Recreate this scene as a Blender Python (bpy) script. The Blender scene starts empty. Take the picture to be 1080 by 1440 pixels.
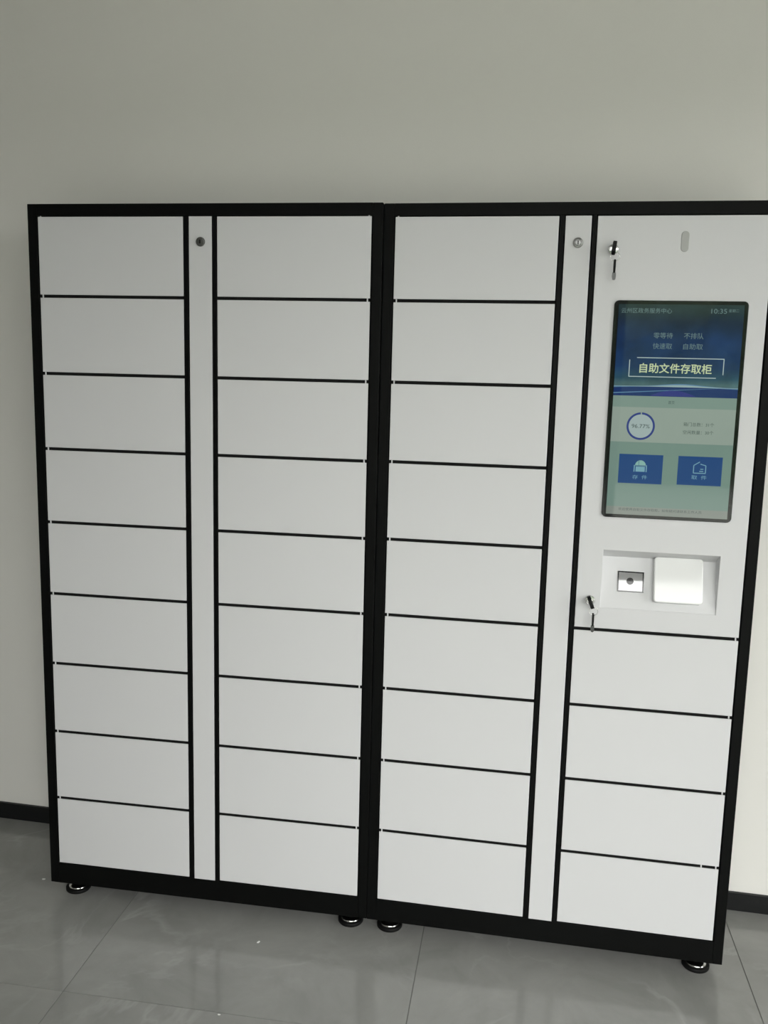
import bpy, bmesh, math, random
from mathutils import Matrix, Vector
random.seed(4)
K = 0.963            # measured units -> metres (0.8 m floor tiles, 21.5 inch screen)
FOOT = 0.045         # cabinet body stands this far above the floor (measured units)
sc = bpy.context.scene
col = sc.collection

# ------------------------------------------------------------------ camera
cam_d = bpy.data.cameras.new('camera')
cam = bpy.data.objects.new('camera', cam_d); col.objects.link(cam)
cam_d.sensor_fit = 'HORIZONTAL'; cam_d.sensor_width = 36.0
cam_d.lens = 36.0 * 1248.82 / 1080.0
cam_d.clip_start = 0.02
def rodrigues(w):
    th = w.length; k = w / th
    return Matrix.Rotation(th, 3, k)
Rw = rodrigues(Vector((0.151986370, 0.153768078, 0.0364001698))) @ Matrix(((1,0,0),(0,0,-1),(0,1,0)))
m = Matrix((Rw[0], -Rw[1], -Rw[2])).transposed().to_4x4()
m.translation = Vector((1.26275315, -2.16344948, 1.44832751 + FOOT)) * K
cam.matrix_world = m
sc.camera = cam

# ------------------------------------------------------------------ sky, exposure
sc.view_settings.view_transform = 'Standard'
sc.view_settings.look = 'None'
sc.view_settings.exposure = 0.0
sc.view_settings.gamma = 1.0
sc.view_settings.use_curve_mapping = False
world = bpy.data.worlds.new('overcast_sky'); sc.world = world
world.use_nodes = True
bg = world.node_tree.nodes['Background']
bg.inputs['Color'].default_value = (1.0, 0.985, 0.97, 1)
bg.inputs['Strength'].default_value = 9.0


# ------------------------------------------------------------------ materials
def new_mat(name):
    mt = bpy.data.materials.new(name); mt.use_nodes = True
    return mt, mt.node_tree.nodes, mt.node_tree.links, mt.node_tree.nodes['Principled BSDF']
def plain(name, rgb, rough=0.5, metal=0.0, spec=0.5, bump=0.0, scale=400.0, coat=0.0):
    mt, n, l, b = new_mat(name)
    b.inputs['Base Color'].default_value = (*rgb, 1)
    b.inputs['Roughness'].default_value = rough
    b.inputs['Metallic'].default_value = metal
    b.inputs['Specular IOR Level'].default_value = spec
    b.inputs['Coat Weight'].default_value = coat
    if bump:
        tc = n.new('ShaderNodeTexCoord'); nz = n.new('ShaderNodeTexNoise'); bp = n.new('ShaderNodeBump')
        nz.inputs['Scale'].default_value = scale; nz.inputs['Detail'].default_value = 3
        bp.inputs['Strength'].default_value = bump; bp.inputs['Distance'].default_value = 0.001
        l.new(tc.outputs['Object'], nz.inputs['Vector']); l.new(nz.outputs['Fac'], bp.inputs['Height'])
        l.new(bp.outputs['Normal'], b.inputs['Normal'])
    return mt
def glow(name, rgb, strength=1.0):
    """a lit patch of the display, under the screen's smooth cover glass"""
    mt, n, l, b = new_mat(name)
    b.inputs['Base Color'].default_value = (0.004, 0.004, 0.004, 1)
    b.inputs['Roughness'].default_value = 0.03
    b.inputs['Specular IOR Level'].default_value = 0.5
    b.inputs['Emission Color'].default_value = (*rgb, 1)
    b.inputs['Emission Strength'].default_value = strength
    return mt
def srgb(r, g, b):
    f = lambda c: (c/255/12.92) if c/255 <= 0.04045 else ((c/255+0.055)/1.055)**2.4
    return (f(r), f(g), f(b))

M = {}
M['wall'] = plain('wall_paint', (0.90, 0.885, 0.845), 0.75, bump=0.15, scale=260)
M['ceiling'] = plain('ceiling_paint', (0.86, 0.86, 0.84), 0.8, bump=0.1)
M['baseboard'] = plain('black_skirting', (0.009, 0.0095, 0.01), 0.45, spec=0.25)
M['grout'] = plain('grey_grout', (0.17, 0.17, 0.165), 0.8)
M['door'] = plain('white_enamel', (0.685, 0.685, 0.695), 0.45, spec=0.25, bump=0.05, scale=500)
M['frame'] = plain('black_enamel', (0.0030, 0.0033, 0.0031), 0.45, spec=0.095, bump=0.05, scale=500)
M['inside'] = plain('black_interior', (0.006, 0.006, 0.006), 0.8, spec=0.2)
M['chrome'] = plain('chrome', (0.58, 0.58, 0.57), 0.16, metal=1.0)
M['steel'] = plain('dull_steel', (0.22, 0.22, 0.215), 0.28, metal=1.0)
M['dark_steel'] = plain('dark_steel', (0.10, 0.10, 0.10), 0.4, metal=1.0)
M['rubber'] = plain('black_rubber', (0.004, 0.004, 0.004), 0.6, spec=0.2)
M['key_plastic'] = plain('black_plastic', (0.006, 0.006, 0.006), 0.5, spec=0.2)
M['nickel'] = plain('bright_nickel', (0.8, 0.8, 0.78), 0.25, metal=1.0)
M['gloss_white'] = plain('glossy_white_plastic', (0.80, 0.805, 0.80), 0.07, spec=0.5)
M['smoke'] = plain('grey_translucent_plastic', (0.42, 0.425, 0.41), 0.3, spec=0.3)
M['bezel'] = plain('black_glass_bezel', (0.006, 0.007, 0.007), 0.06)
M['scan_glass'] = plain('grey_scanner_glass', (0.30, 0.30, 0.30), 0.02, spec=1.0, coat=1.0)
M['lens'] = plain('dark_lens', (0.01, 0.01, 0.01), 0.1)
M['alu'] = plain('grey_window_frame', (0.16, 0.165, 0.17), 0.4, metal=0.3)
M['pavement'] = plain('pavement', (0.26, 0.265, 0.24), 0.9)
M['paper'] = plain('white_scrap', (0.8, 0.8, 0.78), 0.8)

def tile_material():
    mt, n, l, b = new_mat('grey_marbled_tile')
    geo = n.new('ShaderNodeNewGeometry')
    oi = n.new('ShaderNodeObjectInfo')
    add = n.new('ShaderNodeVectorMath'); add.operation = 'MULTIPLY_ADD'
    add.inputs[1].default_value = (1, 1, 1)
    comb = n.new('ShaderNodeCombineXYZ')
    mul = n.new('ShaderNodeMath'); mul.operation = 'MULTIPLY'; mul.inputs[1].default_value = 37.0
    l.new(oi.outputs['Random'], mul.inputs[0]); l.new(mul.outputs[0], comb.inputs[2])
    l.new(geo.outputs['Position'], add.inputs[0]); l.new(comb.outputs[0], add.inputs[2])
    cloud = n.new('ShaderNodeTexNoise'); cloud.inputs['Scale'].default_value = 5.0
    cloud.inputs['Detail'].default_value = 7; cloud.inputs['Roughness'].default_value = 0.62
    cloud.inputs['Distortion'].default_value = 0.6
    l.new(add.outputs[0], cloud.inputs['Vector'])
    cr = n.new('ShaderNodeValToRGB')
    cr.color_ramp.elements[0].position = 0.30; cr.color_ramp.elements[0].color = (0.255, 0.257, 0.245, 1)
    cr.color_ramp.elements[1].position = 0.72; cr.color_ramp.elements[1].color = (0.34, 0.34, 0.325, 1)
    l.new(cloud.outputs['Fac'], cr.inputs['Fac'])
    vein = n.new('ShaderNodeTexNoise'); vein.inputs['Scale'].default_value = 2.3
    vein.inputs['Detail'].default_value = 5; vein.inputs['Roughness'].default_value = 0.55
    vein.inputs['Distortion'].default_value = 1.2
    l.new(add.outputs[0], vein.inputs['Vector'])
    vr = n.new('ShaderNodeValToRGB')
    e = vr.color_ramp.elements
    e[0].position = 0.470; e[0].color = (0, 0, 0, 1)
    e[1].position = 0.530; e[1].color = (0, 0, 0, 1)
    k = e.new(0.5); k.color = (1, 1, 1, 1)
    l.new(vein.outputs['Fac'], vr.inputs['Fac'])
    msk = n.new('ShaderNodeTexNoise'); msk.inputs['Scale'].default_value = 3.1
    l.new(add.outputs[0], msk.inputs['Vector'])
    mr = n.new('ShaderNodeMapRange'); mr.inputs['From Min'].default_value = 0.45; mr.inputs['From Max'].default_value = 0.7
    mr.inputs['To Max'].default_value = 0.40
    l.new(msk.outputs['Fac'], mr.inputs['Value'])
    vm = n.new('ShaderNodeMath'); vm.operation = 'MULTIPLY'
    l.new(vr.outputs['Color'], vm.inputs[0]); l.new(mr.outputs['Result'], vm.inputs[1])
    mix = n.new('ShaderNodeMix'); mix.data_type = 'RGBA'
    l.new(vm.outputs[0], mix.inputs['Factor']); l.new(cr.outputs['Color'], mix.inputs['A'])
    mix.inputs['B'].default_value = (0.50, 0.50, 0.485, 1)
    l.new(mix.outputs['Result'], b.inputs['Base Color'])
    b.inputs['Roughness'].default_value = 0.13
    b.inputs['Specular IOR Level'].default_value = 0.5
    return mt
M['tile'] = tile_material()

def pane_material():
    mt, n, l, b = new_mat('window_glass')
    n.remove(b)
    tr = n.new('ShaderNodeBsdfTransparent'); tr.inputs['Color'].default_value = (0.975, 0.985, 0.98, 1)
    gl = n.new('ShaderNodeBsdfGlossy'); gl.inputs['Roughness'].default_value = 0.01
    fr = n.new('ShaderNodeFresnel'); fr.inputs['IOR'].default_value = 1.5
    mx = n.new('ShaderNodeMixShader')
    l.new(fr.outputs[0], mx.inputs[0]); l.new(tr.outputs[0], mx.inputs[1]); l.new(gl.outputs[0], mx.inputs[2])
    l.new(mx.outputs[0], n['Material Output'].inputs['Surface'])
    return mt
M['pane'] = pane_material()

# ------------------------------------------------------------------ mesh helpers (all take measured units, scaled by K)
def box_bm(bm, x0, x1, y0, y1, z0, z1, bevel=0.0, seg=2):
    r = bmesh.ops.create_cube(bm, size=1.0)
    vs = r['verts']
    for v in vs:
        v.co = Vector(((x0+x1)/2 + v.co.x*(x1-x0), (y0+y1)/2 + v.co.y*(y1-y0), (z0+z1)/2 + v.co.z*(z1-z0)))
    if bevel:
        es = list({e for v in vs for e in v.link_edges})
        bmesh.ops.bevel(bm, geom=es, offset=bevel, segments=seg, profile=0.5, affect='EDGES')
def lathe_bm(bm, prof, axis='z', c=(0,0,0), seg=32):
    """prof: (radius, height) list; axis 'z' up or 'y' (height runs along -y, towards the room)"""
    rings = []
    for r, h in prof:
        ring = []
        if r < 1e-6:
            p = (c[0], c[1], c[2]+h) if axis == 'z' else (c[0], c[1]-h, c[2])
            ring = [bm.verts.new(p)]
        else:
            for i in range(seg):
                a = 2*math.pi*i/seg
                if axis == 'z': p = (c[0]+r*math.cos(a), c[1]+r*math.sin(a), c[2]+h)
                else: p = (c[0]+r*math.cos(a), c[1]-h, c[2]+r*math.sin(a))
                ring.append(bm.verts.new(p))
        rings.append(ring)
    for A, B in zip(rings, rings[1:]):
        for i in range(seg):
            a0, a1 = A[i % len(A)], A[(i+1) % len(A)]
            b0, b1 = B[i % len(B)], B[(i+1) % len(B)]
            f = []
            for v in (a0, a1, b1, b0):
                if v not in f: f.append(v)
            if len(f) > 2: bm.faces.new(f)
    for ring in (rings[0], rings[-1]):
        if len(ring) > 2: bm.faces.new(ring)
    bmesh.ops.recalc_face_normals(bm, faces=bm.faces)
def prism_bm(bm, pts, y0, y1, bevel=0.0):
    """outline in x,z pulled from y0 (front) to y1"""
    A = [bm.verts.new((x, y0, z)) for x, z in pts]; B = [bm.verts.new((x, y1, z)) for x, z in pts]
    f0 = bm.faces.new(A); bm.faces.new(list(reversed(B)))
    n = len(pts)
    for i in range(n):
        bm.faces.new((A[i], B[i], B[(i+1) % n], A[(i+1) % n]))
    bmesh.ops.recalc_face_normals(bm, faces=bm.faces)
    if bevel:
        bmesh.ops.bevel(bm, geom=[e for e in f0.edges], offset=bevel, segments=2, profile=0.5, affect='EDGES')
def rrect(x0, x1, z0, z1, r, seg=6):
    out = []
    for cx, cz, a0 in ((x1-r, z1-r, 0), (x0+r, z1-r, 90), (x0+r, z0+r, 180), (x1-r, z0+r, 270)):
        for i in range(seg+1):
            a = math.radians(a0 + 90*i/seg); out.append((cx+r*math.cos(a), cz+r*math.sin(a)))
    return out
def tube_bm(bm, pts, r, seg=8, closed=False):
    pts = [Vector(p) for p in pts]; n = len(pts); rings = []
    for i, p in enumerate(pts):
        t = (pts[(i+1) % n]-pts[i-1]) if closed else (pts[min(i+1, n-1)]-pts[max(i-1, 0)])
        t.normalize()
        u = t.cross(Vector((0.3, 0.9, 0.2))).normalized(); w = t.cross(u)
        rings.append([bm.verts.new(p + r*(math.cos(2*math.pi*k/seg)*u + math.sin(2*math.pi*k/seg)*w)) for k in range(seg)])
    for i in range(n if closed else n-1):
        A, B = rings[i], rings[(i+1) % n]
        for k in range(seg): bm.faces.new((A[k], A[(k+1) % seg], B[(k+1) % seg], B[k]))
    if not closed: bm.faces.new(rings[0]); bm.faces.new(list(reversed(rings[-1])))
    bmesh.ops.recalc_face_normals(bm, faces=bm.faces)
def mesh(name, fn, mat, smooth=False):
    bm = bmesh.new(); fn(bm)
    bmesh.ops.scale(bm, vec=(K, K, K), verts=bm.verts)
    me = bpy.data.meshes.new(name); bm.to_mesh(me); bm.free()
    me.materials.append(M[mat] if isinstance(mat, str) else mat)
    if smooth:
        for p in me.polygons: p.use_smooth = True
    return me
def put(name, me, parent=None, loc=(0,0,0), rot=(0,0,0)):
    o = bpy.data.objects.new(name, me); col.objects.link(o)
    o.parent = parent; o.location = Vector(loc)*K; o.rotation_euler = rot
    return o
def part(name, fn, mat, parent=None, smooth=False, loc=(0,0,0), rot=(0,0,0)):
    return put(name, mesh(name, fn, mat, smooth), parent, loc, rot)
def box(name, b, mat, parent=None, bevel=0.0, **kw):
    return part(name, lambda bm: box_bm(bm, *b, bevel=bevel), mat, parent, **kw)
def soft(o, deg=20):
    """smooth shading that keeps hard edges"""
    o.data.polygons.foreach_set('use_smooth', [True]*len(o.data.polygons))
    o.data.set_sharp_from_angle(angle=math.radians(deg))
    return o
def structure(o): o['kind'] = 'structure'; return o
def tag(o, label, cat, group=None):
    o['label'] = label; o['category'] = cat
    if group: o['group'] = group
    return o
def empty(name, loc, rot=(0,0,0)):
    o = bpy.data.objects.new(name, None); col.objects.link(o)
    o.empty_display_size = 0.1
    o.location = Vector(loc)*K; o.rotation_euler = rot
    return o

# ------------------------------------------------------------------ the room
XL, XR, YF, ZC = -3.5, 4.0, -3.2, 3.05
WALL_SLOPE = math.atan(-0.0317)
# floor: grout bed with separate 0.8 m tiles
fl = structure(box('floor', (XL-0.3, XR+0.3, YF-0.3, 1.0, -0.2, -0.0015), 'grout'))
P = 0.8307
tile_me = mesh('tile', lambda bm: box_bm(bm, -P/2+0.0009, P/2-0.0009, -P/2+0.0009, P/2-0.0009, -0.012, 0.0, bevel=0.0007, seg=1), 'tile')
ox, oy = 0.230, -0.357
for i in range(-5, 6):
    for j in range(-8, 1):
        cx, cy = ox + (i+0.5)*P, oy + (j+0.5)*P
        if XL-P/2 < cx < XR+P/2 and YF-P/2 < cy < 1.0:
            put('tile', tile_me, fl, (cx, cy, 0))
structure(box('ceiling', (XL-0.3, XR+0.3, YF-0.3, 1.0, ZC, ZC+0.15), 'ceiling'))
wx, wy = -0.397, 0.3805         # foot of the skirting on the left of the lockers
wb = structure(box('wall_back', (-3.6, 5.3, 0.010, 0.20, -0.02, ZC+0.02), 'wall', loc=(wx, wy, 0), rot=(0, 0, WALL_SLOPE)))
structure(box('baseboard_back', (-3.0, 4.75, 0.0, 0.0105, 0.0, 0.054), 'baseboard', bevel=0.001, loc=(wx, wy, 0), rot=(0, 0, WALL_SLOPE)))
structure(box('wall_left', (XL-0.2, XL, YF-0.2, 0.75, -0.02, ZC+0.02), 'wall'))
structure(box('baseboard_left', (XL, XL+0.0105, YF, 0.45, 0.0, 0.054), 'baseboard', bevel=0.001))

def glazed_wall(name, axis, c, a0, a1, w0, w1, zs, zt, nmull, wn):
    """wall at constant y (axis 'x') or x (axis 'y') with one wide window opening from w0 to w1, zs to zt"""
    t = 0.2
    def bx(bm, p0, p1, q0, q1, z0, z1):
        if axis == 'x': box_bm(bm, p0, p1, q0, q1, z0, z1)
        else: box_bm(bm, q0, q1, p0, p1, z0, z1)
    s0, s1 = (c-t, c) if axis == 'x' else (c, c+t)
    def wall(bm):
        if w0 > a0: bx(bm, a0, w0, s0, s1, -0.02, ZC+0.02)
        if a1 > w1: bx(bm, w1, a1, s0, s1, -0.02, ZC+0.02)
        if zs > 0: bx(bm, w0, w1, s0, s1, -0.02, zs)
        bx(bm, w0, w1, s0, s1, zt, ZC+0.02)
    structure(part(name, wall, 'wall'))
    m0 = (s0+s1)/2
    win = structure(empty(wn, (((w0+w1)/2, m0, max(zs, 0)) if axis == 'x' else (m0, (w0+w1)/2, max(zs, 0)))))
    lo = Vector(win.location)/K
    def sub(nm, b, mat):
        o = part(nm, lambda bm: bx(bm, *b), mat, win, loc=-lo); return o
    f = 0.06
    sub('window_frame', (w0, w1, m0-0.03, m0+0.03, zs, zs+f), 'alu'); sub('window_frame', (w0, w1, m0-0.03, m0+0.03, zt-f, zt), 'alu')
    step = (w1-w0)/nmull
    for i in range(nmull+1):
        p = min(max(w0+i*step, w0+f/2), w1-f/2)
        sub('mullion', (p-f/2, p+f/2, m0-0.028, m0+0.028, zs+f, zt-f), 'alu')
        if i < nmull:
            sub('pane', (w0+i*step+f/2, w0+(i+1)*step-f/2, m0-0.004, m0+0.004, zs+f, zt-f), 'pane')
    li = bpy.data.lights.new(wn+'_daylight', 'AREA'); li.shape = 'RECTANGLE'
    li.size = (w1-w0)*K; li.size_y = (zt-zs)*K
    li.cycles.is_portal = True
    lo_ = bpy.data.objects.new(wn+'_daylight', li); col.objects.link(lo_)
    if axis == 'x':
        lo_.location = Vector(((w0+w1)/2, s0-0.02, (zs+zt)/2))*K; lo_.rotation_euler = (math.radians(90), 0, 0)
    else:
        lo_.location = Vector((s1+0.02, (w0+w1)/2, (zs+zt)/2))*K; lo_.rotation_euler = (math.radians(90), 0, math.radians(90))
glazed_wall('wall_front', 'x', YF, XL-0.2, XR+0.2, 0.65, XR-0.3, 0.0, 2.61, 3, 'window_1')
glazed_wall('wall_right', 'y', XR, YF, 0.75, -2.7, -0.9, 0.0, 2.5, 2, 'window_2')
og = structure(box('ground_outside', (-40, 40, -40, 40, -0.5, -0.21), 'pavement'))

# an unseen dark green block, added to keep sky reflections off the screen
def sky_blocker(bm):
    rnd = random.Random(9)
    box_bm(bm, -14, 20, -18.5, -15.5, -0.2, 3.7)
    bmesh.ops.subdivide_edges(bm, edges=[e for e in bm.edges if abs((e.verts[0].co-e.verts[1].co).x) > 1], cuts=60)
    bmesh.ops.subdivide_edges(bm, edges=[e for e in bm.edges if abs((e.verts[0].co-e.verts[1].co).z) > 1], cuts=5, use_grid_fill=True)
    for v in bm.verts:
        if v.co.z > 0: v.co += Vector((rnd.uniform(-.1, .1), rnd.uniform(-.25, .25), rnd.uniform(-.3, .12)))
M['blocker'] = plain('blocker_green', (0.045, 0.075, 0.035), 0.8, bump=1.0, scale=12)
structure(part('sky_blocker_outside', sky_blocker, 'blocker'))

# ------------------------------------------------------------------ locker cabinets
W, H, D = 0.9112, 1.85, 0.285
X1, X2, X3, X4, X5, X6 = 0.0276, 0.4117, 0.4267, 0.4857, 0.4995, 0.8836
ZB, ZT = 0.0620, 1.8189
PITCH = (ZT-ZB)/9
GAP = 0.0080
DT = 0.0032          # sheet-metal door thickness
REC = 0.0012         # doors sit this far behind the frame's face

def door_me(h):
    w = X2-X1
    return mesh('door', lambda bm: box_bm(bm, 0, w, REC, REC+DT, 0, h, bevel=0.0008), 'door')
pin_me = mesh('hinge_pin', lambda bm: lathe_bm(bm, [(0.0018, -0.004), (0.0018, GAP+0.002)], seg=12), 'door', True)
foot_me = mesh('leveling_foot', lambda bm: lathe_bm(bm, [(0.0270, 0.0085), (0.0270, 0.0120), (0.0258, 0.0142), (0.0220, 0.0168),
            (0.0165, 0.0192), (0.0135, 0.0205), (0.0135, 0.0285), (0.0085, 0.0290), (0.0085, FOOT+0.004)], seg=40), 'chrome')
for p in foot_me.polygons: p.use_smooth = True
foot_me.set_sharp_from_angle(angle=math.radians(50))
pad_me = mesh('rubber_pad', lambda bm: lathe_bm(bm, [(0.033, 0.0), (0.0345, 0.002), (0.0345, 0.0088), (0.0322, 0.0108), (0.0265, 0.0108)], seg=40), 'rubber', True)
pad_me.set_sharp_from_angle(angle=math.radians(50))
DOORS = {}
def door_mesh(h):
    k = round(h, 5)
    if k not in DOORS: DOORS[k] = door_me(h)
    return DOORS[k]

def lock(parent, x, z, name='lock_cylinder', r=0.0115, mat='steel', y=REC):
    o = soft(part(name, lambda bm: lathe_bm(bm, [(r, -0.004), (r, 0.0025), (r*0.92, 0.0038), (r*0.70, 0.0042), (r*0.66, 0.0030), (r*0.62, 0.0030),
              (r*0.56, 0.0044), (0, 0.0050)], axis='y', seg=36), mat, parent, loc=(x, y, z)), 40)
    box('keyhole', (-0.0012, 0.0012, -0.0056, -0.0040, -0.0042, 0.0042), 'inside', o)
    return o

def cabinet(loc, rot, rows_right):
    root = empty('document_locker', loc, rot)
    # carcass
    t = X1-0.003
    box('side_panel', (0.0003, t, 0, D, 0, H), 'frame', root, bevel=0.0012)
    box('side_panel', (W-t, W-0.0003, 0, D, 0, H), 'frame', root, bevel=0.0012)
    box('top_rail', (t, W-t, 0.0, D, ZT+0.0022, H), 'frame', root, bevel=0.0008)
    box('base_plinth', (t, W-t, 0.0, D, 0.0, ZB-0.0022), 'frame', root, bevel=0.0008)
    box('back_panel', (t, W-t, D-0.006, D-0.001, ZB-0.0022, ZT+0.0022), 'inside', root)
    for a, b in ((X2, X3), (X4, X5)):
        box('divider', (a+0.0024, b-0.0024, 0.0008, D-0.006, ZB-0.0022, ZT+0.0022), 'frame', root, bevel=0.0006)
    # doors, hinge pins and the shelves between the compartments
    for x0, first, hx in ((X1, 0, X1+0.0066), (X5, 9-rows_right, X6-0.0066)):
        xa, xb = (t, X2+0.0024) if x0 == X1 else (X5-0.0024, W-t)
        for k in range(first, 9):
            top = ZT-k*PITCH - (GAP/2 if k else 0.0)
            bot = ZT-(k+1)*PITCH + (GAP/2 if k < 8 else 0.0)
            d = put('door', door_mesh(top-bot), root, (x0, 0, bot))
            put('hinge_pin', pin_me, d, (hx-x0, REC+0.0026, top-bot))
            if k == 8 and rows_right == 4 and x0 == X5:
                put('hinge_pin', pin_me, d, (hx-x0-0.0350, REC+0.0026, top-bot))
            if k > 0:
                zc = ZT-k*PITCH
                box('shelf', (xa, xb, 0.0062, D-0.006, zc-0.008, zc+0.008), 'inside', root)
    # lock strip down the middle
    st = box('lock_strip', (X3, X4, REC, REC+DT, ZB-0.0042, ZT+0.0006), 'door', root, bevel=0.0008)
    lock(root, (X3+X4)/2+0.001, 1.7588)
    for fx, fy in ((0.055, 0.053), (W-0.053, 0.053), (0.055, D-0.05), (W-0.053, D-0.05)):
        f = put('leveling_foot', foot_me, root, (fx, fy, -FOOT)); put('rubber_pad', pad_me, f)
    return root

left = cabinet((0, 0, FOOT), (0, 0, 0), 9)
tag(left, 'white locker cabinet in a black frame with two full columns of nine doors', 'locker')
YAW, LEAN = -0.019366, -0.0087958
right = cabinet((W, -0.001446, FOOT+0.00056), (LEAN, 0, YAW), 4)
tag(right, 'white locker cabinet in a black frame with touchscreen and card reader above four doors', 'locker')

# ---- control panel of the right cabinet
TX0, TX1, TZ0, TZ1 = 0.5580, 0.8270, 0.8990, 1.0413     # reader tray opening
TD, TE = 0.042, 0.022                                  # its depth and the drop of its top face
PZ0 = ZT-5*PITCH+GAP/2
def panel_bm(bm):
    xs = [X5, TX0, TX1, X6]; zs = [PZ0, TZ0, TZ1, ZT]
    g = {}
    for i, x in enumerate(xs):
        for j, z in enumerate(zs): g[i, j] = bm.verts.new((x, REC, z))
    fs = []
    for i in range(3):
        for j in range(3):
            if (i, j) != (1, 1): fs.append(bm.faces.new((g[i, j], g[i+1, j], g[i+1, j+1], g[i, j+1])))
    r = bmesh.ops.extrude_face_region(bm, geom=fs)
    for v in [v for v in r['geom'] if isinstance(v, bmesh.types.BMVert)]: v.co.y += 0.018
    bmesh.ops.recalc_face_normals(bm, faces=bm.faces)
    es = [e for e in bm.edges if len(e.link_faces) == 2 and e.calc_face_angle() > 1.0
          and all(abs(v.co.y-REC) < 1e-6 for v in e.verts)]
    bmesh.ops.bevel(bm, geom=es, offset=0.0012, segments=2, profile=0.5, affect='EDGES')
part('control_panel', panel_bm, 'door', right)
def tray_bm(bm):
    y0 = REC+0.0015
    i = 0.0002
    x0, x1 = TX0-i, TX1+i
    A = [(x0, y0, TZ0-i), (x1, y0, TZ0-i), (x1, y0, TZ1+i), (x0, y0, TZ1+i)]
    B = [(x0+0.002, TD, TZ1-TE), (x1-0.002, TD, TZ1-TE)]
    F = ((0, 1, 5, 4), (4, 5, 2, 3), (1, 2, 5), (0, 4, 3))      # slope, top face falling inwards, two cheeks
    v = [bm.verts.new(p) for p in A+B]
    w = [bm.verts.new((p[0], p[1]+0.003, p[2])) for p in A+B]
    for f in F:
        bm.faces.new([v[i] for i in f]); bm.faces.new([w[i] for i in reversed(f)])
    for i in range(4): bm.faces.new((v[i], w[i], w[(i+1) % 4], v[(i+1) % 4]))
    bmesh.ops.recalc_face_normals(bm, faces=bm.faces)
part('reader_tray', tray_bm, 'door', right)
# things mounted on the sloping face: local x along the cabinet, local z up the slope, local -y out of it
tilt = -math.atan2(TD-REC-0.0015, TZ1-TE-TZ0)
slope = dict(loc=(0, REC+0.0015, TZ0), rot=(tilt, 0, 0))
rd = part('card_reader', lambda bm: prism_bm(bm, rrect(0.6812, 0.7945, 0.0200, 0.1295, 0.008), -0.017, 0.0, bevel=0.0025), 'gloss_white', right, **slope)
soft(rd, 20)
sf = part('scanner_window', lambda bm: None, 'bezel', right, **slope)
def sframe(bm):
    x0, x1, z0, z1, b = 0.5972, 0.6594, 0.0412, 0.0916, 0.0030
    box_bm(bm, x0, x0+b, -0.0012, 0.0, z0, z1); box_bm(bm, x1-b, x1, -0.0012, 0.0, z0, z1)
    box_bm(bm, x0+b, x1-b, -0.0012, 0.0, z0, z0+b); box_bm(bm, x0+b, x1-b, -0.0012, 0.0, z1-b, z1)
sf.data = mesh('scanner_window', sframe, 'bezel')
box('scanner_glass', (0.6002, 0.6564, -0.0006, 0.0, 0.0442, 0.0886), 'scan_glass', sf)
part('scanner_lens', lambda bm: lathe_bm(bm, [(0.0085, 0.0), (0.0085, 0.0010), (0.0, 0.0011)], axis='y', c=(0.627, 0, 0.0680), seg=28), 'lens', sf)
# status lamp window near the top
soft(part('lamp_window', lambda bm: prism_bm(bm, rrect(0.6865, 0.7035, 1.7385, 1.7845, 0.0084, 8), REC-0.0016, REC+0.004, bevel=0.0012), 'smoke', right))

# ---- touchscreen
scr = soft(part('touchscreen', lambda bm: prism_bm(bm, rrect(0.5474, 0.8438, 1.1228, 1.6298, 0.011), -0.0028, REC+0.004, bevel=0.0012), 'bezel', right))
SX0, SX1, SZ0, SZ1 = 0.5577, 0.8342, 1.1309, 1.6212
YS = -0.00285
LAY = 0.00012
def flat(name, pts, mat, layer=1):
    def f(bm):
        bm.faces.new([bm.verts.new((x, YS-LAY*layer, z)) for x, z in pts])
        bmesh.ops.recalc_face_normals(bm, faces=bm.faces)
        for fc in bm.faces:
            if fc.normal.y > 0: fc.normal_flip()
        bmesh.ops.triangulate(bm, faces=bm.faces)
    return part(name, f, mat, scr)
def rect(name, x0, x1, z0, z1, mat, layer=1): return flat(name, [(x0, z0), (x1, z0), (x1, z1), (x0, z1)], mat, layer)
# header picture: dark sky over a blue city, with soft clouds
def header_mat():
    mt, n, l, b = new_mat('screen_header')
    b.inputs['Base Color'].default_value = (0.004, 0.004, 0.004, 1); b.inputs['Roughness'].default_value = 0.03
    tc = n.new('ShaderNodeTexCoord'); sp = n.new('ShaderNodeSeparateXYZ'); l.new(tc.outputs['Generated'], sp.inputs[0])
    cr = n.new('ShaderNodeValToRGB'); e = cr.color_ramp.elements
    e[0].position = 0.0; e[0].color = (*srgb(40, 66, 80), 1)
    e[1].position = 1.0; e[1].color = (*srgb(34, 50, 50), 1)
    for p, c in ((0.13, (66, 94, 96)), (0.20, (34, 66, 82)), (0.32, (20, 46, 78)), (0.62, (18, 42, 76)), (0.82, (22, 38, 58)), (0.91, (30, 46, 52))):
        k = e.new(p); k.color = (*srgb(*c), 1)
    l.new(sp.outputs['Z'], cr.inputs['Fac'])
    nz = n.new('ShaderNodeTexNoise'); nz.inputs['Scale'].default_value = 14; nz.inputs['Detail'].default_value = 4
    l.new(tc.outputs['Object'], nz.inputs['Vector'])
    mr = n.new('ShaderNodeMapRange'); mr.inputs['From Min'].default_value = 0.35; mr.inputs['From Max'].default_value = 0.7
    mr.inputs['To Min'].default_value = 0.75; mr.inputs['To Max'].default_value = 1.45
    l.new(nz.outputs['Fac'], mr.inputs['Value'])
    l.new(cr.outputs['Color'], b.inputs['Emission Color']); l.new(mr.outputs['Result'], b.inputs['Emission Strength'])
    return mt
HZ = 1.4118
M['ui_header'] = header_mat()
M['ui_page'] = glow('screen_page', srgb(108, 132, 122))  # lower page, bar and card: greenish outdoor reflection put into the glow colours
M['ui_bar'] = glow('screen_bar', srgb(116, 138, 128))
M['ui_card'] = glow('screen_card', srgb(136, 150, 140))
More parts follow.
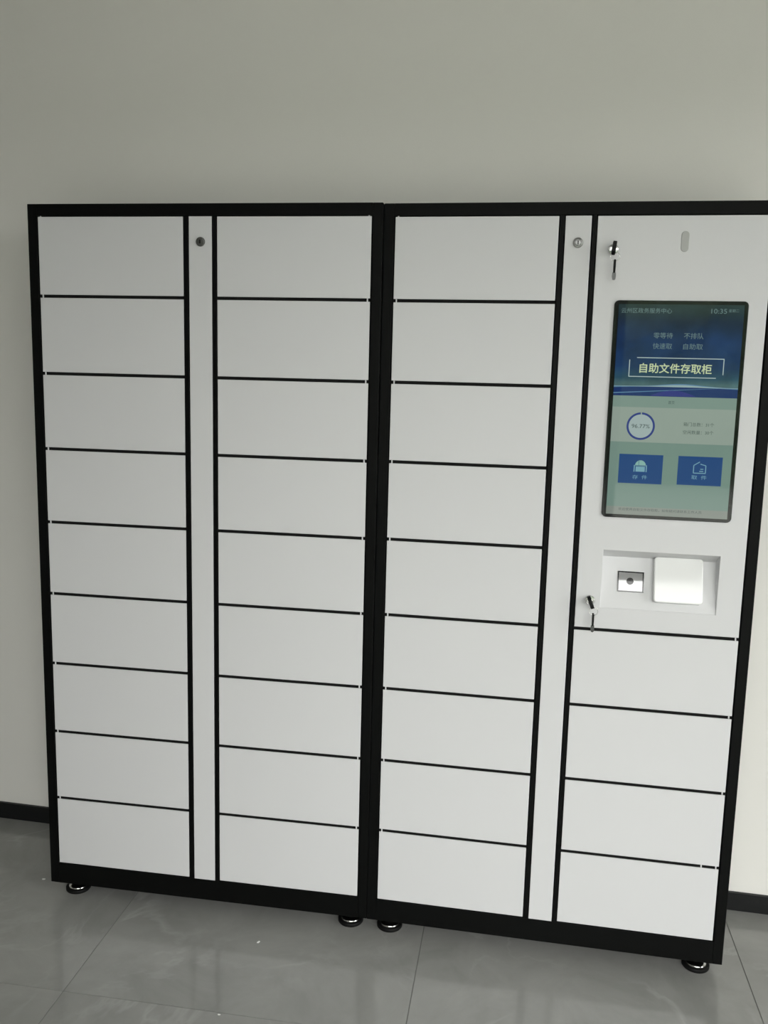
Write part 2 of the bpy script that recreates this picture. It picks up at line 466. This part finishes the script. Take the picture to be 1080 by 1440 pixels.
M['ui_foot'] = glow('screen_footer', srgb(124, 132, 124))
M['ui_blue'] = glow('screen_button', srgb(24, 62, 114))
M['ui_wave'] = glow('screen_wave', srgb(22, 46, 94))
M['ui_wave_light'] = glow('screen_wave_light', srgb(84, 122, 150))
M['ui_wave_white'] = glow('screen_wave_white', srgb(140, 164, 164))
M['ui_violet'] = glow('screen_wave_violet', srgb(44, 50, 116))
M['ui_white'] = glow('screen_white', srgb(165, 182, 180))
M['ui_dim'] = glow('screen_dim', srgb(98, 122, 122))
M['ui_title'] = glow('screen_title', srgb(182, 196, 156))
M['ui_ring'] = glow('screen_ring', srgb(44, 58, 118))
M['ui_ring_bg'] = glow('screen_ring_inner', srgb(150, 166, 164))
M['ui_dark'] = glow('screen_dark_text', srgb(62, 78, 74))
M['ui_icon'] = glow('screen_icon', srgb(112, 156, 170))
M['ui_icon_pale'] = glow('screen_icon_pale', srgb(126, 168, 160))
rect('header_picture', SX0, SX1, HZ, SZ1, 'ui_header')
rect('page_background', SX0, SX1, SZ0, HZ, 'ui_page')
rect('notice_bar', SX0, SX1, 1.3855, HZ, 'ui_bar', 2)
rect('footer_bar', SX0, SX1, SZ0, 1.1500, 'ui_foot', 2)
rect('status_card', SX0, SX1, 1.3040, 1.3855, 'ui_card', 2)
# swooping bands at the foot of the header
def curve_band(name, top, bot, mat, layer, n=24):
    xs = [SX0+(SX1-SX0)*i/n for i in range(n+1)]
    u = lambda x: (x-SX0)/(SX1-SX0)
    flat_strip = [(x, bot(u(x))) for x in xs] + [(x, top(u(x))) for x in reversed(xs)]
    flat(name, flat_strip, mat, layer)
curve_band('wave_band', lambda u: 1.4305+0.004*math.sin(u*3.1)+0.004*u, lambda u: HZ, 'ui_wave', 2)
curve_band('wave_band', lambda u: 1.4345+0.007*math.exp(-((u-0.55)/0.22)**2), lambda u: 1.4315+0.003*math.sin(u*3.1), 'ui_wave_light', 3)
curve_band('wave_band', lambda u: 1.4200+0.017*u-0.001, lambda u: 1.4165+0.0195*u, 'ui_wave_light', 4)
curve_band('wave_band', lambda u: 1.4347+0.0042*math.exp(-((u-0.55)/0.2)**2), lambda u: 1.4340, 'ui_wave_white', 5)
flat('wave_band', [(0.642+0.10*i/12, 1.4128) for i in range(13)] + [(0.742-0.10*i/12, 1.4138+0.0125*math.sin(math.pi*i/12)) for i in range(13)], 'ui_violet', 5)

def text(name, s, x, z, size, mat, align='LEFT', width=None, layer=3, bold=0.0):
    cu = bpy.data.curves.new(name, 'FONT'); cu.body = s; cu.size = size*K; cu.align_x = align; cu.align_y = 'CENTER'
    cu.resolution_u = 3
    t = bpy.data.objects.new(name, cu); col.objects.link(t)
    dg = bpy.context.evaluated_depsgraph_get()
    me = bpy.data.meshes.new_from_object(t.evaluated_get(dg))
    bpy.data.objects.remove(t); bpy.data.curves.remove(cu)
    xs = [v.co.x for v in me.vertices]; ys = [v.co.y for v in me.vertices]
    if xs:
        w = max(xs)-min(xs); f = (width*K/w) if width else 1.0
        x0 = min(xs) if align == 'LEFT' else (min(xs)+max(xs))/2
        yc = (min(ys)+max(ys))/2
        for v in me.vertices:
            v.co = Vector(((v.co.x-x0)*f, 0, v.co.y-yc))
    if bold:
        bm = bmesh.new()
        for dx, dz in ((-bold, 0), (bold, 0), (0, bold), (0, -bold)):
            n0 = len(bm.verts); bm.from_mesh(me); bm.verts.ensure_lookup_table()
            for v in bm.verts[n0:]: v.co.x += dx*K; v.co.z += dz*K; v.co.y += n0*1e-9
        bm.to_mesh(me); bm.free()
    me.materials.clear(); me.materials.append(M[mat])
    return put(name, me, scr, (x, YS-LAY*layer, z))
text('header_text', '云州区政务服务中心', 0.5640, 1.6068, 0.0125, 'ui_dim', width=0.113)
text('clock_text', '10:35', 0.7630, 1.6072, 0.0150, 'ui_dim', width=0.034)
text('date_text', '星期二', 0.8010, 1.6085, 0.0075, 'ui_dim', width=0.022)
text('slogan_text', '零等待', 0.6395, 1.5510, 0.0145, 'ui_dim', width=0.043)
text('slogan_text', '不排队', 0.7072, 1.5510, 0.0145, 'ui_dim', width=0.043)
text('slogan_text', '快速取', 0.6395, 1.5270, 0.0145, 'ui_dim', width=0.043)
text('slogan_text', '自助取', 0.7072, 1.5270, 0.0145, 'ui_dim', width=0.043)
text('title_text', '自助文件存取柜', 0.6135, 1.4765, 0.0235, 'ui_title', width=0.160, bold=0.0004)
def line(name, a, b, w, mat, layer=3):
    d = Vector((b[0]-a[0], b[1]-a[1])).normalized(); nrm = Vector((-d.y, d.x))*w/2
    return flat(name, [(a[0]-nrm.x, a[1]-nrm.y), (b[0]-nrm.x, b[1]-nrm.y), (b[0]+nrm.x, b[1]+nrm.y), (a[0]+nrm.x, a[1]+nrm.y)], mat, layer)
bw = 0.0018
line('title_frame', (0.6060, 1.5000), (0.7990, 1.5000), bw, 'ui_white'); line('title_frame', (0.7990, 1.5008), (0.7990, 1.4640), bw, 'ui_white')
line('title_frame', (0.5900, 1.4950), (0.5900, 1.4570), bw, 'ui_white'); line('title_frame', (0.5892, 1.4565), (0.7840, 1.4565), bw, 'ui_white')
text('notice_text', '首页', 0.6900, 1.3985, 0.0085, 'ui_dark', align='CENTER', width=0.014)
# usage ring
RC = (0.6245, 1.3415)
def ring(name, r0, r1, mat, layer, a0=0, a1=360, n=56):
    def f(bm):
        A = []; B = []
        for i in range(n+1):
            a = math.radians(a0+(a1-a0)*i/n)
            A.append(bm.verts.new((RC[0]+r0*math.cos(a), YS-LAY*layer, RC[1]+r0*math.sin(a))))
            B.append(bm.verts.new((RC[0]+r1*math.cos(a), YS-LAY*layer, RC[1]+r1*math.sin(a))))
        for i in range(n): bm.faces.new((A[i], A[i+1], B[i+1], B[i]))
    part(name, f, mat, scr)
flat('ring_face', [(RC[0]+0.0275*math.cos(2*math.pi*i/40), RC[1]+0.0275*math.sin(2*math.pi*i/40)) for i in range(40)], 'ui_ring_bg', 3)
ring('usage_ring', 0.0275, 0.0322, 'ui_ring', 4, 93, 448)
text('usage_text', '96.77%', RC[0], RC[1], 0.0130, 'ui_dark', align='CENTER', width=0.041, layer=4)
text('status_text', '箱门总数：31个', 0.7205, 1.3493, 0.0095, 'ui_dark', width=0.068)
text('status_text', '空闲数量：30个', 0.7205, 1.3310, 0.0095, 'ui_dark', width=0.068)
# buttons
rect('store_button', 0.5805, 0.6805, 1.2063, 1.2752, 'ui_blue', 3)
rect('collect_button', 0.7148, 0.8138, 1.2077, 1.2752, 'ui_blue', 3)
cx, cz = 0.6300, 1.2480
flat('button_icon', [(cx-0.0125, cz)] + [(cx-0.0125*math.cos(math.pi*i/14), cz+0.0135*math.sin(math.pi*i/14)) for i in range(1, 14)] + [(cx+0.0125, cz)], 'ui_icon_pale', 4)
rect('button_icon', cx-0.0105, cx+0.0105, 1.2345, 1.2465, 'ui_icon', 4)
line('button_icon', (cx-0.0138, 1.2340), (cx-0.0138, 1.2500), 0.0022, 'ui_icon', 4); line('button_icon', (cx+0.0138, 1.2340), (cx+0.0138, 1.2500), 0.0022, 'ui_icon', 4)
line('button_icon', (cx-0.0125, 1.2492), (cx+0.0125, 1.2492), 0.0009, 'ui_blue', 5)
line('button_icon', (cx-0.0040, 1.2492), (cx-0.0040, 1.2600), 0.0009, 'ui_blue', 5)
text('button_text', '存  件', cx, 1.2215, 0.0105, 'ui_icon', align='CENTER', width=0.034, layer=4)
cx = 0.7640
for a, b in (((cx-0.0135, 1.2365), (cx-0.0135, 1.2545)), ((cx-0.0135, 1.2365), (cx+0.0135, 1.2365)), ((cx+0.0135, 1.2365), (cx+0.0135, 1.2545)),
             ((cx-0.0135, 1.2545), (cx-0.0005, 1.2630)), ((cx+0.0010, 1.2580), (cx+0.0135, 1.2545)), ((cx+0.0015, 1.2460), (cx+0.0085, 1.2460)),
             ((cx-0.0005, 1.2410), (cx+0.0085, 1.2410))):
    line('button_icon', a, b, 0.0019, 'ui_icon', 4)
text('button_text', '取  件', cx, 1.2265, 0.0105, 'ui_icon', align='CENTER', width=0.034, layer=4)
text('footer_text', '欢迎使用自助文件存取柜，如有疑问请联系工作人员', 0.5860, 1.1440, 0.0072, 'ui_dark', width=0.190)

# ---- key locks and the keys left in them
def to_world(p): 
    bpy.context.view_layer.update()
    return right.matrix_world @ (Vector(p)*K)
for x, z, lab, turn, hang in ((0.5375, 1.7440, 'two black-headed keys on a ring in the lock above the touchscreen', 0.12, 0.0030),
                        (0.5335, 0.9160, 'two black-headed keys on a ring in the lock beside the card reader tray', -0.38, 0.0075)):
    lock(right, x, z, r=0.0118, mat='chrome')
    ks = bpy.data.objects.new('key_ring', None); col.objects.link(ks)
    ks.location = to_world((x, REC-0.0062, z)); ks.rotation_euler = (LEAN, 0, YAW)
    ks.empty_display_size = 0.03
    tag(ks, lab, 'keys', 'keys left in the control panel locks')
    # key in the lock: its flat head stands upright, edge on to the room
    def kb(bm):
        pts = [(-0.002, -0.0055), (-0.009, -0.0150), (-0.022, -0.0160), (-0.030, -0.0085), (-0.030, 0.0085), (-0.022, 0.0150), (-0.009, 0.0140), (-0.002, 0.0055)]
        A = [bm.verts.new((-0.0042, y, zz)) for y, zz in pts]; B = [bm.verts.new((0.0042, y, zz)) for y, zz in pts]
        bm.faces.new(A); bm.faces.new(list(reversed(B))); n = len(pts)
        for i in range(n): bm.faces.new((A[i], A[(i+1) % n], B[(i+1) % n], B[i]))
        bmesh.ops.recalc_face_normals(bm, faces=bm.faces)
        bmesh.ops.bevel(bm, geom=[e for e in bm.edges if e.calc_face_angle() > 1.2], offset=0.0007, segments=1, profile=0.5, affect='EDGES')
    k1 = part('key', kb, 'key_plastic', ks, rot=(0, turn, 0))
    box('key_blade', (-0.0009, 0.0009, -0.003, 0.0015, -0.0038, 0.0038), 'nickel', k1)
    rc = (0.0, -0.0235, -0.0200)
    part('split_ring', lambda bm: tube_bm(bm, [(rc[0]+0.0102*math.cos(2*math.pi*i/28), rc[1]-0.002*math.cos(2*math.pi*i/28), rc[2]+0.0102*math.sin(2*math.pi*i/28)) for i in range(28)], 0.0007, closed=True), 'nickel', ks, True, loc=(hang, 0, 0))
    def hb(bm):
        pts = [(-0.0235-0.009, -0.0270), (-0.0235+0.009, -0.0270), (-0.0235+0.0105, -0.0400), (-0.0235+0.0055, -0.0560), (-0.0235-0.0055, -0.0560), (-0.0235-0.0105, -0.0400)]
        A = [bm.verts.new((-0.0022, y, zz)) for y, zz in pts]; B = [bm.verts.new((0.0022, y, zz)) for y, zz in pts]
        bm.faces.new(A); bm.faces.new(list(reversed(B))); n = len(pts)
        for i in range(n): bm.faces.new((A[i], A[(i+1) % n], B[(i+1) % n], B[i]))
        bmesh.ops.recalc_face_normals(bm, faces=bm.faces)
        bmesh.ops.bevel(bm, geom=[e for e in bm.edges if e.calc_face_angle() > 1.2], offset=0.0006, segments=1, profile=0.5, affect='EDGES')
    k2 = part('key', hb, 'key_plastic', ks, loc=(hang, 0, 0))
    part('key_blade', lambda bm: prism_bm(bm, [(-0.0038, -0.0555), (0.0038, -0.0555), (0.0043, -0.0630), (0.0036, -0.0700), (0.0012, -0.0725), (-0.0030, -0.0715), (-0.0044, -0.0640)], -0.0245, -0.0225), 'dark_steel', k2)

# ------------------------------------------------------------------ small scraps lying on the tiles
for (x, y), s, a, lab in (((-0.0658, 0.0733), 0.0050, 0.4, 'tiny white scrap on floor beside the outer foot of the nine-row cabinet'),
                     ((0.6372, -0.0886), 0.0050, 1.3, 'tiny white scrap on floor just in front of the nine-row cabinet'),
                     ((0.6253, -0.3647), 0.0036, 0.2, 'tiny white scrap on floor farthest out from the nine-row cabinet')):
    o = part('paper_scrap', lambda bm: prism_bm(bm, [(-s, -0.4*s), (-0.2*s, -0.6*s), (s, -0.1*s), (0.7*s, 0.5*s), (-0.6*s, 0.45*s)], -0.0006, 0.0006), 'paper', None,
             loc=(x, y, 0.0007), rot=(math.radians(90), 0, a))
    tag(o, lab, 'scrap', 'scraps on the floor')
